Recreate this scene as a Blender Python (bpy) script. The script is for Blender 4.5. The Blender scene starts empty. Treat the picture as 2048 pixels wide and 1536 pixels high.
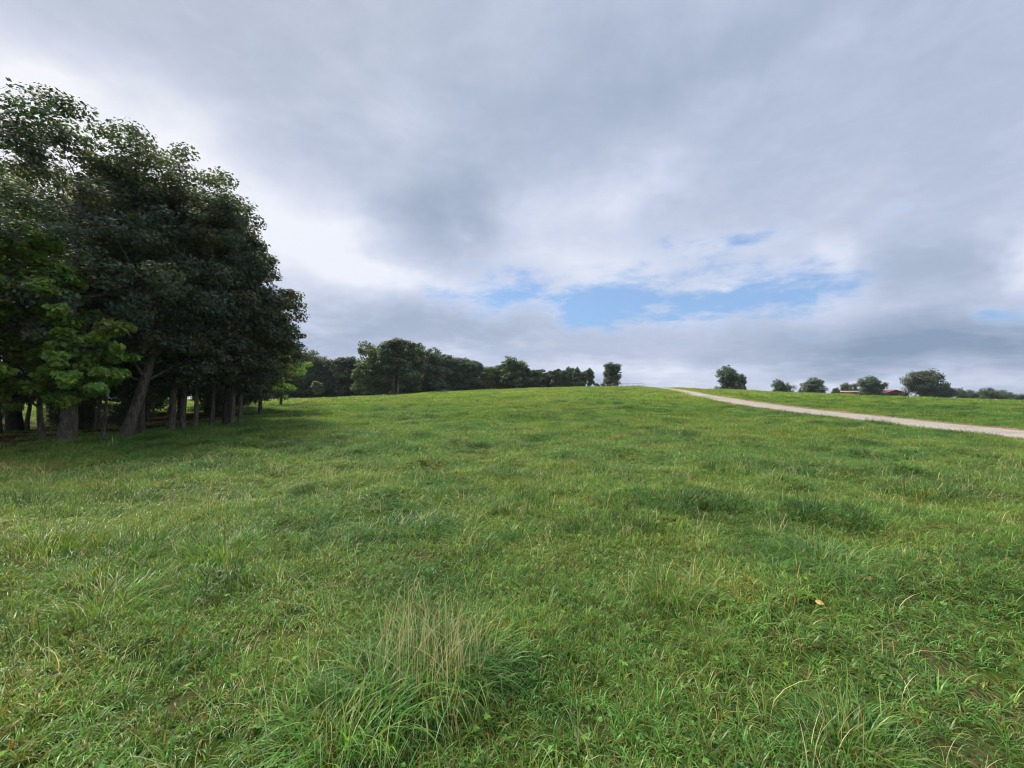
import bpy, math, random
import numpy as np
from mathutils import Vector

# ------------------------------------------------------------------ camera, sky, sun, exposure
F = 859.0; PITCH = math.atan(22 / F); EYE = 1.6          # focal length in photo pixels, upward tilt, eye height
sc = bpy.context.scene
cam = bpy.data.cameras.new('camera'); cam.sensor_width = 36; cam.lens = F / 2048 * 36
cam.clip_start = 0.05; cam.clip_end = 9000
camo = bpy.data.objects.new('camera', cam); sc.collection.objects.link(camo)
camo.location = (0, 0, EYE); camo.rotation_euler = (math.pi / 2 + PITCH, 0, 0)
sc.camera = camo
SUN_AZ, SUN_EL = math.radians(-56), math.radians(55)      # azimuth from +Y towards +X
SUN_DIR = Vector((math.sin(SUN_AZ) * math.cos(SUN_EL), math.cos(SUN_AZ) * math.cos(SUN_EL), math.sin(SUN_EL)))
sun = bpy.data.lights.new('sun', 'SUN'); sun.energy = 4.6; sun.angle = math.radians(20); sun.color = (1.0, .93, .80)
suno = bpy.data.objects.new('sun', sun); sc.collection.objects.link(suno)
suno.rotation_euler = SUN_DIR.to_track_quat('Z', 'Y').to_euler(); suno.location = (-30, 30, 40)
sc.view_settings.view_transform = 'Standard'; sc.view_settings.look = 'None'
sc.view_settings.gamma = 1; sc.view_settings.exposure = 0.12
sc.view_settings.use_curve_mapping = False
sc.cycles.max_bounces = 6; sc.cycles.diffuse_bounces = 3; sc.cycles.transmission_bounces = 4
sc.cycles.glossy_bounces = 2; sc.cycles.use_denoising = True; sc.cycles.filter_width = 1.15

def ray(px, py):
    v = (px - 1024) / F; w = (768 - py) / F
    return np.array([v, math.cos(PITCH) - w * math.sin(PITCH), math.sin(PITCH) + w * math.cos(PITCH)])

class NT:
    def __init__(s, nt): s.nt = nt; s.n = nt.nodes; s.l = nt.links
    def node(s, t, **k):
        n = s.n.new(t)
        for a, b in k.items(): setattr(n, a, b)
        return n
    def put(s, sock, v):
        if v is None: return
        if isinstance(v, bpy.types.NodeSocket): s.l.new(v, sock)
        else: sock.default_value = v
    def m(s, op, a, b=None, c=None, clamp=False):
        n = s.node('ShaderNodeMath', operation=op, use_clamp=clamp)
        s.put(n.inputs[0], a); s.put(n.inputs[1], b); s.put(n.inputs[2], c)
        return n.outputs[0]
    def v(s, op, a, b=None, scale=None):
        n = s.node('ShaderNodeVectorMath', operation=op)
        s.put(n.inputs[0], a); s.put(n.inputs[1], b)
        if scale is not None: s.put(n.inputs['Scale'], scale)
        return n.outputs['Value'] if op in ('DOT_PRODUCT', 'LENGTH') else n.outputs[0]
    def mix(s, f, a, b, mode='MIX'):
        n = s.node('ShaderNodeMix', data_type='RGBA', blend_type=mode)
        s.put(n.inputs[0], f)
        for k, x in ((6, a), (7, b)):
            s.put(n.inputs[k], (x[0], x[1], x[2], 1) if isinstance(x, tuple) and len(x) == 3 else x)
        return n.outputs[2]
    def noise(s, vec, scale, detail=4, rough=.55, dist=0, out=0):
        n = s.node('ShaderNodeTexNoise'); s.put(n.inputs['Vector'], vec)
        n.inputs['Scale'].default_value = scale; n.inputs['Detail'].default_value = detail
        n.inputs['Roughness'].default_value = rough; n.inputs['Distortion'].default_value = dist
        return n.outputs[out]
    def smooth(s, x, a, b, lo=0., hi=1.):
        n = s.node('ShaderNodeMapRange', interpolation_type='SMOOTHSTEP')
        s.put(n.inputs[0], x); s.put(n.inputs[1], a); s.put(n.inputs[2], b); s.put(n.inputs[3], lo); s.put(n.inputs[4], hi)
        return n.outputs[0]

def build_world():
    w = bpy.data.worlds.new('World'); sc.world = w; w.use_nodes = True
    w.node_tree.nodes.clear(); t = NT(w.node_tree)
    out = t.node('ShaderNodeOutputWorld'); bg = t.node('ShaderNodeBackground'); bg.inputs[1].default_value = 0.1
    t.l.new(bg.outputs[0], out.inputs[0])
    sky = t.node('ShaderNodeTexSky', sky_type='NISHITA'); sky.sun_disc = False
    sky.sun_elevation = SUN_EL; sky.sun_rotation = SUN_AZ; sky.air_density = 1.0; sky.dust_density = 1.2; sky.ozone_density = 1.6
    tc = t.node('ShaderNodeTexCoord'); d = tc.outputs['Generated']
    sep = t.node('ShaderNodeSeparateXYZ'); t.l.new(d, sep.inputs[0])
    X, Y, Z = sep.outputs
    el = t.m('ARCSINE', Z); az = t.m('ARCTAN2', X, Y)
    # the cloud deck seen in perspective: direction over height
    zz = t.m('ADD', t.m('MAXIMUM', Z, 0.0), 0.17)
    comb = t.node('ShaderNodeCombineXYZ')
    t.put(comb.inputs[0], t.m('DIVIDE', X, zz)); t.put(comb.inputs[1], t.m('DIVIDE', Y, zz)); comb.inputs[2].default_value = 3.7
    P = comb.outputs[0]
    big = t.noise(P, .55, 3, .5, .3)
    mid = t.noise(P, 2.0, 7, .60, .25)
    fine = t.noise(P, 5.5, 5, .6, .2)
    warp = t.noise(d, 5.5, 4, .55, 0, 1)
    ws = t.node('ShaderNodeSeparateColor'); t.l.new(warp, ws.inputs[0])
    azw = t.m('ADD', az, t.m('MULTIPLY', t.m('SUBTRACT', ws.outputs[0], .5), .30))
    elw = t.m('ADD', el, t.m('MULTIPLY', t.m('SUBTRACT', ws.outputs[1], .5), .11))
    def blob(px, py, sx, sy):
        r = ray(px, py); a0 = math.atan2(r[0], r[1]); hyp = math.hypot(r[0], r[1]); e0 = math.atan2(r[2], hyp)
        r2 = ray(px + sx, py); sa = abs(math.atan2(r2[0], r2[1]) - a0)
        r3 = ray(px, py - sy); se = abs(math.atan2(r3[2], math.hypot(r3[0], r3[1])) - e0)
        a = t.m('DIVIDE', t.m('SUBTRACT', azw, a0), sa); e = t.m('DIVIDE', t.m('SUBTRACT', elw, e0), se)
        q = t.m('ADD', t.m('MULTIPLY', a, a), t.m('MULTIPLY', e, e))
        return t.m('POWER', 2.718, t.m('MULTIPLY', q, -1.0))
    def total(bl):
        acc = None
        for amp, *b in bl:
            x = t.m('MULTIPLY', blob(*b), amp); acc = x if acc is None else t.m('ADD', acc, x)
        return acc
    gaps = total([(.44, 1330, 565, 480, 115), (.48, 1560, 585, 160, 52), (.42, 1390, 615, 110, 30), (.42, 1475, 478, 110, 22), (.56, 1185, 600, 95, 50),
                  (.56, 950, 600, 140, 38), (.42, 2010, 622, 100, 24), (.24, 1830, 410, 60, 26), (.24, 690, 545, 90, 40)])
    cov = t.m('ADD', t.m('MULTIPLY', t.m('SUBTRACT', mid, .5), 1.25), t.m('MULTIPLY', t.m('SUBTRACT', fine, .5), .75))
    wisp = t.noise(P, 15, 4, .6, .4)
    cov = t.m('ADD', cov, t.m('MULTIPLY', t.m('SUBTRACT', wisp, .5), .32))
    cov = t.m('SUBTRACT', t.m('ADD', cov, .56), gaps)
    cloud = t.smooth(cov, -.34, .34)
    shade = total([(.34, 880, 430, 150, 70), (.16, 700, 630, 190, 45), (.55, 1850, 690, 330, 55), (.16, 1050, 655, 220, 40),
                   (.22, 1850, 530, 160, 60), (.12, 1500, 690, 200, 40), (.2, 1500, 60, 500, 150)])
    light = total([(.60, 610, 480, 150, 110), (.75, 150, 330, 330, 170), (.35, 30, 150, 200, 120), (.34, 1080, 430, 120, 70), (.30, 1260, 400, 90, 70), (.60, 2060, 520, 70, 55),
                   (.45, 1320, 748, 230, 22), (.5, 800, 560, 120, 25), (.35, 1700, 500, 70, 50), (.40, 1750, 765, 300, 16), (.3, 1120, 520, 200, 40)])
    b = t.m('ADD', t.m('MULTIPLY', t.m('SUBTRACT', big, .5), .55), t.m('MULTIPLY', t.m('SUBTRACT', mid, .5), .85))
    b = t.m('ADD', b, t.m('MULTIPLY', t.m('SUBTRACT', fine, .5), .42))
    b = t.m('SUBTRACT', t.m('ADD', t.m('ADD', b, .60), light), shade)
    b = t.m('ADD', b, t.smooth(cov, .50, .04, 0.0, .26))     # thin cloud edges shine
    b = t.m('MINIMUM', t.m('MAXIMUM', b, 0.0), 1.25)
    rmp = t.node('ShaderNodeValToRGB'); t.l.new(t.m('DIVIDE', b, 1.25), rmp.inputs[0])
    e = rmp.color_ramp.elements
    e[0].position = 0; e[0].color = (.24, .32, .455, 1); e[1].position = 1; e[1].color = (.77, .81, .91, 1)
    x = e.new(.35); x.color = (.385, .455, .60, 1)
    x = e.new(.62); x.color = (.535, .595, .755, 1)
    # forward scattering round the veiled sun
    sd = t.v('DOT_PRODUCT', d, tuple(SUN_DIR)); ang = t.m('ARCCOSINE', t.m('MINIMUM', sd, .99999))
    def fall(w): return t.m('POWER', 2.718, t.m('MULTIPLY', t.m('POWER', t.m('DIVIDE', ang, w), 2.0), -1.0))
    wide = fall(.62); tight = fall(.13)
    cl = t.mix(1.0, rmp.outputs[0], t.mix(t.m('MULTIPLY', wide, .75), (1, 1, 1), (1.22, 1.13, .98)), 'MULTIPLY')
    gl = t.v('SCALE', (1.0, .93, .80), scale=t.m('MULTIPLY', tight, .35))
    cl = t.v('ADD', cl, gl)
    cl = t.v('SCALE', cl, scale=10.0)
    sk = t.mix(1.0, sky.outputs[0], (.50, .74, 1.0), 'MULTIPLY')
    skh = t.v('ADD', t.v('SCALE', sk, scale=.8), (1.5, 2.25, 3.4))
    fin = t.mix(t.m('MAXIMUM', cloud, .10), skh, cl)
    # below the horizon: dull ground light
    t.l.new(t.mix(t.smooth(Z, -.06, -.01), (1.6, 2.0, 1.3), fin), bg.inputs[0])
build_world()

# ------------------------------------------------------------------ helpers
def fade(t): return t * t * t * (t * (t * 6 - 15) + 10)
def hash2(ix, iy, seed):
    n = (ix.astype(np.int64) * 374761393 + iy.astype(np.int64) * 668265263 + seed * 974634777) & 0xffffffff
    n = ((n ^ (n >> 13)) * 1274126177) & 0xffffffff
    return ((n ^ (n >> 16)) & 0xffffff) / float(0xffffff)
def vnoise(x, y, seed=0):
    x = np.asarray(x, float); y = np.asarray(y, float)
    ix = np.floor(x); iy = np.floor(y); fx = fade(x - ix); fy = fade(y - iy)
    a = hash2(ix, iy, seed); b = hash2(ix + 1, iy, seed); c = hash2(ix, iy + 1, seed); d = hash2(ix + 1, iy + 1, seed)
    return (a * (1 - fx) + b * fx) * (1 - fy) + (c * (1 - fx) + d * fx) * fy

def new_mesh(name, verts, faces_list, mats, col=None, smooth=False, matidx=None):
    """faces_list: list of int arrays (n,k)"""
    me = bpy.data.meshes.new(name)
    V = np.ascontiguousarray(verts, dtype=np.float32)
    me.vertices.add(len(V)); me.vertices.foreach_set('co', V.ravel())
    loops = []; starts = []; tot = 0
    for f in faces_list:
        f = np.asarray(f, dtype=np.int32)
        if len(f) == 0: continue
        k = f.shape[1]
        loops.append(f.ravel()); starts.append(tot + np.arange(len(f), dtype=np.int32) * k); tot += f.size
    L = np.concatenate(loops); S = np.concatenate(starts)
    me.loops.add(len(L)); me.loops.foreach_set('vertex_index', L)
    me.polygons.add(len(S)); me.polygons.foreach_set('loop_start', S)
    if matidx is not None: me.polygons.foreach_set('material_index', np.asarray(matidx, dtype=np.int32))
    if smooth: me.polygons.foreach_set('use_smooth', np.ones(len(S), dtype=bool))
    for m in (mats if isinstance(mats, (list, tuple)) else [mats]): me.materials.append(m)
    if col is not None:
        a = me.color_attributes.new('tint', 'FLOAT_COLOR', 'POINT')
        c = np.ones((len(V), 4), dtype=np.float32); c[:, :3] = col
        a.data.foreach_set('color', c.ravel())
    me.update(calc_edges=True)
    return me

def link(name, me, parent=None, loc=(0, 0, 0), label=None, cat=None, group=None, kind=None):
    o = bpy.data.objects.new(name, me); sc.collection.objects.link(o)
    o.location = loc
    if parent: o.parent = parent
    if label: o['label'] = label
    if cat: o['category'] = cat
    if group: o['group'] = group
    if kind: o['kind'] = kind
    return o

def boxes(bl):
    """list of (x0,x1,y0,y1,z0,z1) -> verts, quads"""
    V = []; Q = []
    for (x0, x1, y0, y1, z0, z1) in bl:
        b = len(V)
        V += [(x0, y0, z0), (x1, y0, z0), (x1, y1, z0), (x0, y1, z0), (x0, y0, z1), (x1, y0, z1), (x1, y1, z1), (x0, y1, z1)]
        Q += [[b + i for i in q] for q in ((0, 3, 2, 1), (4, 5, 6, 7), (0, 1, 5, 4), (1, 2, 6, 5), (2, 3, 7, 6), (3, 0, 4, 7))]
    return np.array(V, float), np.array(Q)

class Tubes:
    def __init__(s): s.V = []; s.Q = []; s.T = []; s.n = 0
    def add(s, pts, rad, sides=7, rng=None, rough=0.0):
        pts = np.asarray(pts, float); k = len(pts)
        tan = np.gradient(pts, axis=0); tan /= np.linalg.norm(tan, axis=1)[:, None] + 1e-9
        ref = np.array([1., 0, 0]) if abs(tan[0][0]) < .8 else np.array([0, 1., 0])
        a = np.linspace(0, 2 * np.pi, sides, endpoint=False)
        for i in range(k):
            u = np.cross(tan[i], ref); u /= np.linalg.norm(u); w = np.cross(tan[i], u)
            r = rad[i] * np.ones(sides)
            if rng is not None and rough: r = r * (1 + rng.normal(0, rough, sides))
            s.V.append(pts[i] + np.outer(np.cos(a) * r, u) + np.outer(np.sin(a) * r, w))
        b = s.n
        for i in range(k - 1):
            for j in range(sides):
                j2 = (j + 1) % sides
                s.Q.append((b + i * sides + j, b + i * sides + j2, b + (i + 1) * sides + j2, b + (i + 1) * sides + j))
        s.n += k * sides
    def mesh(s, name, mat): return new_mesh(name, np.concatenate(s.V), [np.array(s.Q)], mat, smooth=True)

# ------------------------------------------------------------------ materials
def mat(name):
    m = bpy.data.materials.new(name); m.use_nodes = True; m.node_tree.nodes.clear()
    t = NT(m.node_tree); o = t.node('ShaderNodeOutputMaterial')
    return m, t, o
def principled(t, o, col, rough=.7, spec=.3, normal=None):
    p = t.node('ShaderNodeBsdfPrincipled')
    t.put(p.inputs['Base Color'], col if not (isinstance(col, tuple) and len(col) == 3) else (*col, 1)); t.put(p.inputs['Roughness'], rough)
    p.inputs['Specular IOR Level'].default_value = spec
    if normal is not None: t.l.new(normal, p.inputs['Normal'])
    if o is not None: t.l.new(p.outputs[0], o.inputs[0])
    return p

def leaf_material(name, base, trans, tcol, rough=.55, spec=.3, patch=0.0, patch_cols=None):
    m, t, o = mat(name)
    at = t.node('ShaderNodeAttribute', attribute_name='tint')
    oi = t.node('ShaderNodeObjectInfo')
    c = t.mix(1.0, at.outputs['Color'], base, 'MULTIPLY')
    c2 = t.mix(1.0, at.outputs['Color'], tcol, 'MULTIPLY')
    if patch:
        g = t.node('ShaderNodeNewGeometry')
        n1 = t.noise(g.outputs['Position'], .16, 3, .6); n2 = t.noise(g.outputs['Position'], .9, 3, .6)
        n3 = t.noise(g.outputs['Position'], .05, 2, .5)
        f = t.smooth(t.m('ADD', t.m('MULTIPLY', n1, .6), t.m('MULTIPLY', n2, .4)), .36, .64)
        k = t.mix(f, patch_cols[0], patch_cols[1])
        k = t.mix(t.smooth(t.m('ADD', t.m('MULTIPLY', n3, .5), t.m('MULTIPLY', n2, .5)), .50, .66), k, patch_cols[2])
        n4 = t.noise(g.outputs['Position'], .55, 3, .55, .5); n5 = t.noise(g.outputs['Position'], 2.6, 2, .5)
        k = t.mix(t.smooth(t.m('ADD', t.m('MULTIPLY', n4, .7), t.m('MULTIPLY', n5, .3)), .50, .62), k, t.mix(1.0, k, (.58, .74, .72), 'MULTIPLY'))   # ranker, darker sward
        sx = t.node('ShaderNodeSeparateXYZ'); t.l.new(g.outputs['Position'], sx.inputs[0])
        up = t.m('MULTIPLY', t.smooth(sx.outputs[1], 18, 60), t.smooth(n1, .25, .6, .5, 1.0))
        k = t.mix(up, k, t.mix(1.0, k, (1.60, 1.40, .92), 'MULTIPLY'))       # yellower grass on the upper slope, a sun patch's brightness painted in
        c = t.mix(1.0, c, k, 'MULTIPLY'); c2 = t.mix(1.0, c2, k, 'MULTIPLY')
    br = t.m('ADD', .8, t.m('MULTIPLY', oi.outputs['Random'], .4))
    c = t.v('SCALE', c, scale=br); c2 = t.v('SCALE', c2, scale=br)
    p = principled(t, None, c, rough, spec)
    tr = t.node('ShaderNodeBsdfTranslucent'); t.l.new(c2, tr.inputs[0])
    mx = t.node('ShaderNodeMixShader'); mx.inputs[0].default_value = trans
    t.l.new(p.outputs[0], mx.inputs[1]); t.l.new(tr.outputs[0], mx.inputs[2]); t.l.new(mx.outputs[0], o.inputs[0])
    return m

PATCH = ((.74, .95, .85), (1.12, 1.10, .80), (1.5, 1.08, .95))
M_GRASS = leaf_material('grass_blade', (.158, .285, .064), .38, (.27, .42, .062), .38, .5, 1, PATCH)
M_DRY = leaf_material('dry_grass', (.70, .62, .32), .35, (.66, .56, .24), .6, .3)
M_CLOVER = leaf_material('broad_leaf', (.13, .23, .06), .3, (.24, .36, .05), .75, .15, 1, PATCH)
M_OAK = leaf_material('dark_leaf', (.076, .102, .062), .30, (.13, .19, .045), .5, .4)
M_OLIVE = leaf_material('olive_leaf', (.100, .118, .060), .30, (.16, .195, .04), .5, .4)
M_BRIGHT = leaf_material('fresh_leaf', (.19, .31, .05), .36, (.26, .42, .04), .45, .4)
M_WOODS = leaf_material('woodland_leaf', (.10, .15, .072), .28, (.16, .24, .05), .55, .35)
M_PALE = leaf_material('pale_woodland_leaf', (.145, .205, .075), .3, (.22, .32, .05), .55, .35)
M_DARKFAR = leaf_material('far_dark_leaf', (.082, .122, .068), .25, (.13, .19, .045), .55, .35)

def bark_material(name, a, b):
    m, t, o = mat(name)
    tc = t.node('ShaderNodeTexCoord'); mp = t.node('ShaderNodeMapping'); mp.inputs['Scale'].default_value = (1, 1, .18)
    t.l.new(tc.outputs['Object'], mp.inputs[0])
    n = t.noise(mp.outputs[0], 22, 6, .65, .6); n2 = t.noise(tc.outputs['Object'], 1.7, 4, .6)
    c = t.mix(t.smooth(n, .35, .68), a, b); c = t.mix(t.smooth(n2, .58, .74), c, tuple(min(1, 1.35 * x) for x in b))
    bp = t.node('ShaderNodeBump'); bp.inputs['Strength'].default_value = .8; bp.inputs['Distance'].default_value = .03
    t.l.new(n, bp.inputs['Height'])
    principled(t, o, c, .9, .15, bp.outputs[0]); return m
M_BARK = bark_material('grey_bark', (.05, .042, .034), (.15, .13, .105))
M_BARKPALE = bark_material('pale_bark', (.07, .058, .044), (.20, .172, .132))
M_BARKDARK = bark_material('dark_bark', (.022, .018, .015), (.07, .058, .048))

def soil_field():
    m, t, o = mat('pasture_ground')
    g = t.node('ShaderNodeNewGeometry'); p = g.outputs['Position']
    at = t.node('ShaderNodeAttribute', attribute_name='tint'); sp = t.node('ShaderNodeSeparateColor'); t.l.new(at.outputs['Color'], sp.inputs[0])
    n1 = t.noise(p, .16, 3, .6); n2 = t.noise(p, .9, 4, .6); n3 = t.noise(p, 9, 5, .65); n4 = t.noise(p, 60, 4, .6)
    c = t.mix(t.smooth(t.m('ADD', t.m('MULTIPLY', n1, .6), t.m('MULTIPLY', n2, .4)), .36, .64), (.046, .090, .017), (.072, .108, .020))
    c = t.mix(t.smooth(n3, .50, .70), c, (.070, .064, .028))
    c = t.mix(t.smooth(n4, .45, .7), c, (.030, .042, .012))
    soil = t.mix(n3, (.050, .038, .022), (.12, .092, .056))
    c = t.mix(t.m('MULTIPLY', sp.outputs[0], t.smooth(n3, .25, .55, .55, 1.0)), c, soil)
    litter = t.mix(n3, (.035, .026, .017), (.095, .066, .038))
    c = t.mix(sp.outputs[1], c, litter)
    bp = t.node('ShaderNodeBump'); bp.inputs['Strength'].default_value = .7; bp.inputs['Distance'].default_value = .04
    t.l.new(t.m('ADD', n3, t.m('MULTIPLY', n4, .4)), bp.inputs['Height'])
    principled(t, o, c, 1.0, .0, bp.outputs[0]); return m
M_FIELD = soil_field()

def gravel_mat():
    m, t, o = mat('gravel_surface')
    g = t.node('ShaderNodeNewGeometry'); p = g.outputs['Position']
    vo = t.node('ShaderNodeTexVoronoi'); t.l.new(p, vo.inputs['Vector']); vo.inputs['Scale'].default_value = 42
    at = t.node('ShaderNodeAttribute', attribute_name='tint'); sp = t.node('ShaderNodeSeparateColor'); t.l.new(at.outputs['Color'], sp.inputs[0])
    n = t.noise(p, .8, 5, .6); nf = t.noise(p, 12, 4, .6)
    c = t.mix(vo.outputs['Color'], (.35, .32, .28), (.50, .47, .42))
    c = t.mix(t.smooth(n, .5, .75), c, (.33, .27, .21))
    c = t.mix(t.smooth(nf, .62, .75), c, (.22, .19, .15))
    e = t.m('ADD', sp.outputs[0], t.m('MULTIPLY', t.m('SUBTRACT', n, .5), .9))
    c = t.mix(t.smooth(e, .55, .95), c, (.27, .17, .10))
    bp = t.node('ShaderNodeBump'); bp.inputs['Strength'].default_value = .6; bp.inputs['Distance'].default_value = .03
    t.l.new(vo.outputs['Distance'], bp.inputs['Height'])
    principled(t, o, c, .95, .15, bp.outputs[0]); return m
M_GRAVEL = gravel_mat()
def clay_mat():
    m, t, o = mat('red_clay')
    g = t.node('ShaderNodeNewGeometry'); p = g.outputs['Position']
    n = t.noise(p, 1.1, 5, .65); n2 = t.noise(p, 14, 4, .6)
    c = t.mix(n2, (.20, .095, .048), (.34, .19, .105)); c = t.mix(t.smooth(n, .55, .70), c, (.085, .115, .03))
    principled(t, o, c, .95, .1); return m
M_CLAY = clay_mat()
def stone_mat():
    m, t, o = mat('gravel_stone')
    oi = t.node('ShaderNodeObjectInfo')
    c = t.mix(oi.outputs['Random'], (.36, .33, .29), (.52, .49, .44)); principled(t, o, c, .9, .2); return m
M_STONE = stone_mat()
def paint(name, col, rough=.6, wear=.15, ridge=None):
    m, t, o = mat(name)
    tc = t.node('ShaderNodeTexCoord'); n = t.noise(tc.outputs['Object'], 1.3, 5, .65)
    c = t.mix(t.smooth(n, .4, .75, 0, 1), col, tuple(x * (1 - wear) + .12 * wear for x in col))
    principled(t, o, c, rough, .3); return m
M_RED = paint('red_siding', (.36, .055, .042), .6, .3)
M_REDROOF = paint('dark_red_metal_roof', (.24, .045, .05), .45, .2)
M_WHITE = paint('white_paint', (.76, .75, .73), .5, .2)
M_PINK = paint('faded_red_boards', (.36, .19, .15), .7, .3)
M_DARK = paint('dark_opening', (.02, .02, .022), .8, .1)
M_ROCK = paint('pale_rock', (.52, .49, .44), .9, .4)
M_YLEAF = paint('yellow_leaf', (.62, .46, .13), .6, .3)
M_BLEAF = paint('brown_leaf', (.22, .085, .04), .7, .3)

# ------------------------------------------------------------------ terrain
XC = [-400, -120, -60, -45, -32, -22, -12, 0, 14, 28, 44, 58, 72, 90, 119, 200, 400]
HC = [.3, .3, .45, .62, 1.25, 1.95, 2.6, 3.05, 3.45, 3.66, 2.8, 1.55, .5, -.75, -1.9, -3.2, -5]
ROAD = np.array([(24, -60), (20, -25), (18.2, -5), (17.55, 8), (17.65, 15), (18.0, 22), (18.5, 30), (20.6, 43), (23.8, 57), (29.2, 82), (33.5, 100), (41, 130), (52, 170)], float)
def road_curve(n=500):
    from_t = np.concatenate([[0], np.cumsum(np.linalg.norm(np.diff(ROAD, axis=0), axis=1))])
    ts = np.linspace(0, from_t[-1], n)
    x = np.interp(ts, from_t, ROAD[:, 0]); y = np.interp(ts, from_t, ROAD[:, 1])
    k = np.ones(21) / 21
    xp = np.pad(x, 10, mode='reflect', reflect_type='odd'); yp = np.pad(y, 10, mode='reflect', reflect_type='odd')
    return np.stack([np.convolve(xp, k, 'valid'), np.convolve(yp, k, 'valid')], 1)
RC = road_curve()
def road_dist(x, y):
    """signed distance across (positive = right of the drive)"""
    o = np.argsort(RC[:, 1]); xc = np.interp(y, RC[o, 1], RC[o, 0])
    sl = np.gradient(RC[o, 0], RC[o, 1]); s = np.interp(y, RC[o, 1], sl)
    return (x - xc) / np.sqrt(1 + s * s)
def smooth01(a, b, x): t = np.clip((x - a) / (b - a), 0, 1); return t * t * (3 - 2 * t)
def ground(x, y):
    x = np.asarray(x, float); y = np.asarray(y, float)
    hc = sum(np.interp(x + d, XC, HC) for d in (-6, -3, 0, 3, 6)) / 5
    t = np.clip((y - 6) / 99, 0, 1); s = .55 * t + .45 * t * t * (3 - 2 * t)
    b = np.clip((y - 105) / 200, 0, None)
    z = hc * s - 14 * np.where(b < 1, b ** 1.5, b)
    r = np.hypot(x, y)
    away = smooth01(1.7, 4.0, np.abs(road_dist(x, y))) * (1 - smooth01(150, 260, r))
    n = (vnoise(x / 6.5, y / 6.5, 1) - .5) * .22 + (vnoise(x / 2.3, y / 2.3, 2) - .5) * .12
    hum = np.clip(vnoise(x / .9, y / .9, 3) - .60, 0, 1) * .27 + np.clip(vnoise(x / 1.9, y / 1.9, 7) - .58, 0, 1) * .22 + (vnoise(x / .42, y / .42, 4) - .5) * .035
    k = 1 - .6 * (1 - smooth01(1.0, 3.5, r))
    return z + (n + hum * (1 - smooth01(60, 120, r))) * away * k
Z00 = float(ground(0, 0))
camo.location.z = EYE + Z00
def hit(px, py, far=170):
    d = ray(px, py); d = d / d[1]
    ys = np.linspace(1.2, far, 8000); z = camo.location.z + d[2] * ys - ground(d[0] * ys, ys)
    i = int(np.argmax(z < 0))
    return (d[0] * ys[i], ys[i]) if z[i] < 0 else None
def dirt_mask(x, y):
    a = np.exp(-((x - 2.62 - .10 * np.sin(y * 2.1)) / .13) ** 2) * smooth01(1.2, 1.8, y) * (1 - smooth01(3.0, 3.8, y))
    b = np.exp(-((x - 6.9) / .9) ** 2 - ((y - 6.3) / .28) ** 2) * .7
    c = smooth01(.76, .86, vnoise(x / .42, y / .42, 9)) * .55 * (1 - smooth01(7, 14, np.hypot(x, y)))
    return np.clip(np.maximum(np.maximum(a, b), c), 0, 1)
def wood_floor(x, y):
    edge = -13.6 - .0 * y + (vnoise(y / 1.7, y * 0, 12) - .5) * 1.2
    m = smooth01(edge + .2, edge - 1.0, x) if False else np.clip((edge - x) / 1.0, 0, 1)
    return m * smooth01(-12, -6, y) * (1 - smooth01(27, 31, y)) * np.clip((x + 27) / 2, 0, 1)

def build_field():
    fa = np.radians(np.concatenate([np.arange(-72, 72.01, .3), np.arange(75, 286, 3.0)]))
    rr = [0.0]; r = .25
    while r < 5000: rr.append(r); r *= 1.027 if r > 2.2 else 1.08
    rr.append(5000); rr = np.array(rr[1:])
    R, A = np.meshgrid(rr, fa, indexing='ij'); X = R * np.sin(A); Y = R * np.cos(A); Z = ground(X, Y)
    nr, na = R.shape
    V = np.stack([X.ravel(), Y.ravel(), Z.ravel()], 1); V = np.vstack([V, [[0, 0, Z00]]])
    i, j = np.meshgrid(np.arange(nr - 1), np.arange(na), indexing='ij'); j2 = (j + 1) % na
    Q = np.stack([i * na + j, i * na + j2, (i + 1) * na + j2, (i + 1) * na + j], -1).reshape(-1, 4)[:, ::-1]
    jj = np.arange(na); T = np.stack([jj, np.full(na, nr * na), (jj + 1) % na], 1)[:, ::-1]
    col = np.zeros((len(V), 3)); col[:, 0] = dirt_mask(V[:, 0], V[:, 1]); col[:, 1] = wood_floor(V[:, 0], V[:, 1])
    me = new_mesh('field', V, [Q, T[:, ::-1][:, ::-1]], M_FIELD, col, smooth=True)
    link('field', me, kind='structure')
build_field()

def ribbon(name, offs, lift, mat_, edge_attr=False):
    d = np.gradient(RC, axis=0); d /= np.linalg.norm(d, axis=1)[:, None]; nrm = np.stack([d[:, 1], -d[:, 0]], 1)
    V = []; C = []; k = len(offs)
    for q, o in enumerate(offs):
        wob = (vnoise(np.arange(len(RC)) * .19, np.full(len(RC), q * 7.3), 21) - .5) * (.55 if q in (0, k - 1) else 0.05)
        P = RC + nrm * (o + wob)[:, None]
        z = ground(P[:, 0], P[:, 1]) + lift + (.03 * (1 - (o / 1.6) ** 2) if edge_attr else 0)
        V.append(np.column_stack([P, z]))
        C.append(np.tile([[abs(o) / max(abs(offs[0]), abs(offs[-1])), 0, 0]], (len(RC), 1)))
    n = len(RC); V = np.concatenate(V); C = np.concatenate(C)
    Q = [(a * n + i, (a + 1) * n + i, (a + 1) * n + i + 1, a * n + i + 1) for a in range(k - 1) for i in range(n - 1)]
    link(name, new_mesh(name, V, [np.array(Q)], mat_, C, smooth=True), kind='structure')
ribbon('road_verge', [-1.8, -.6, .6, 2.5], .012, M_CLAY)
ribbon('gravel_road', [-1.55, -1.1, -.5, 0, .5, 1.1, 1.5], .022, M_GRAVEL, True)

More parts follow.
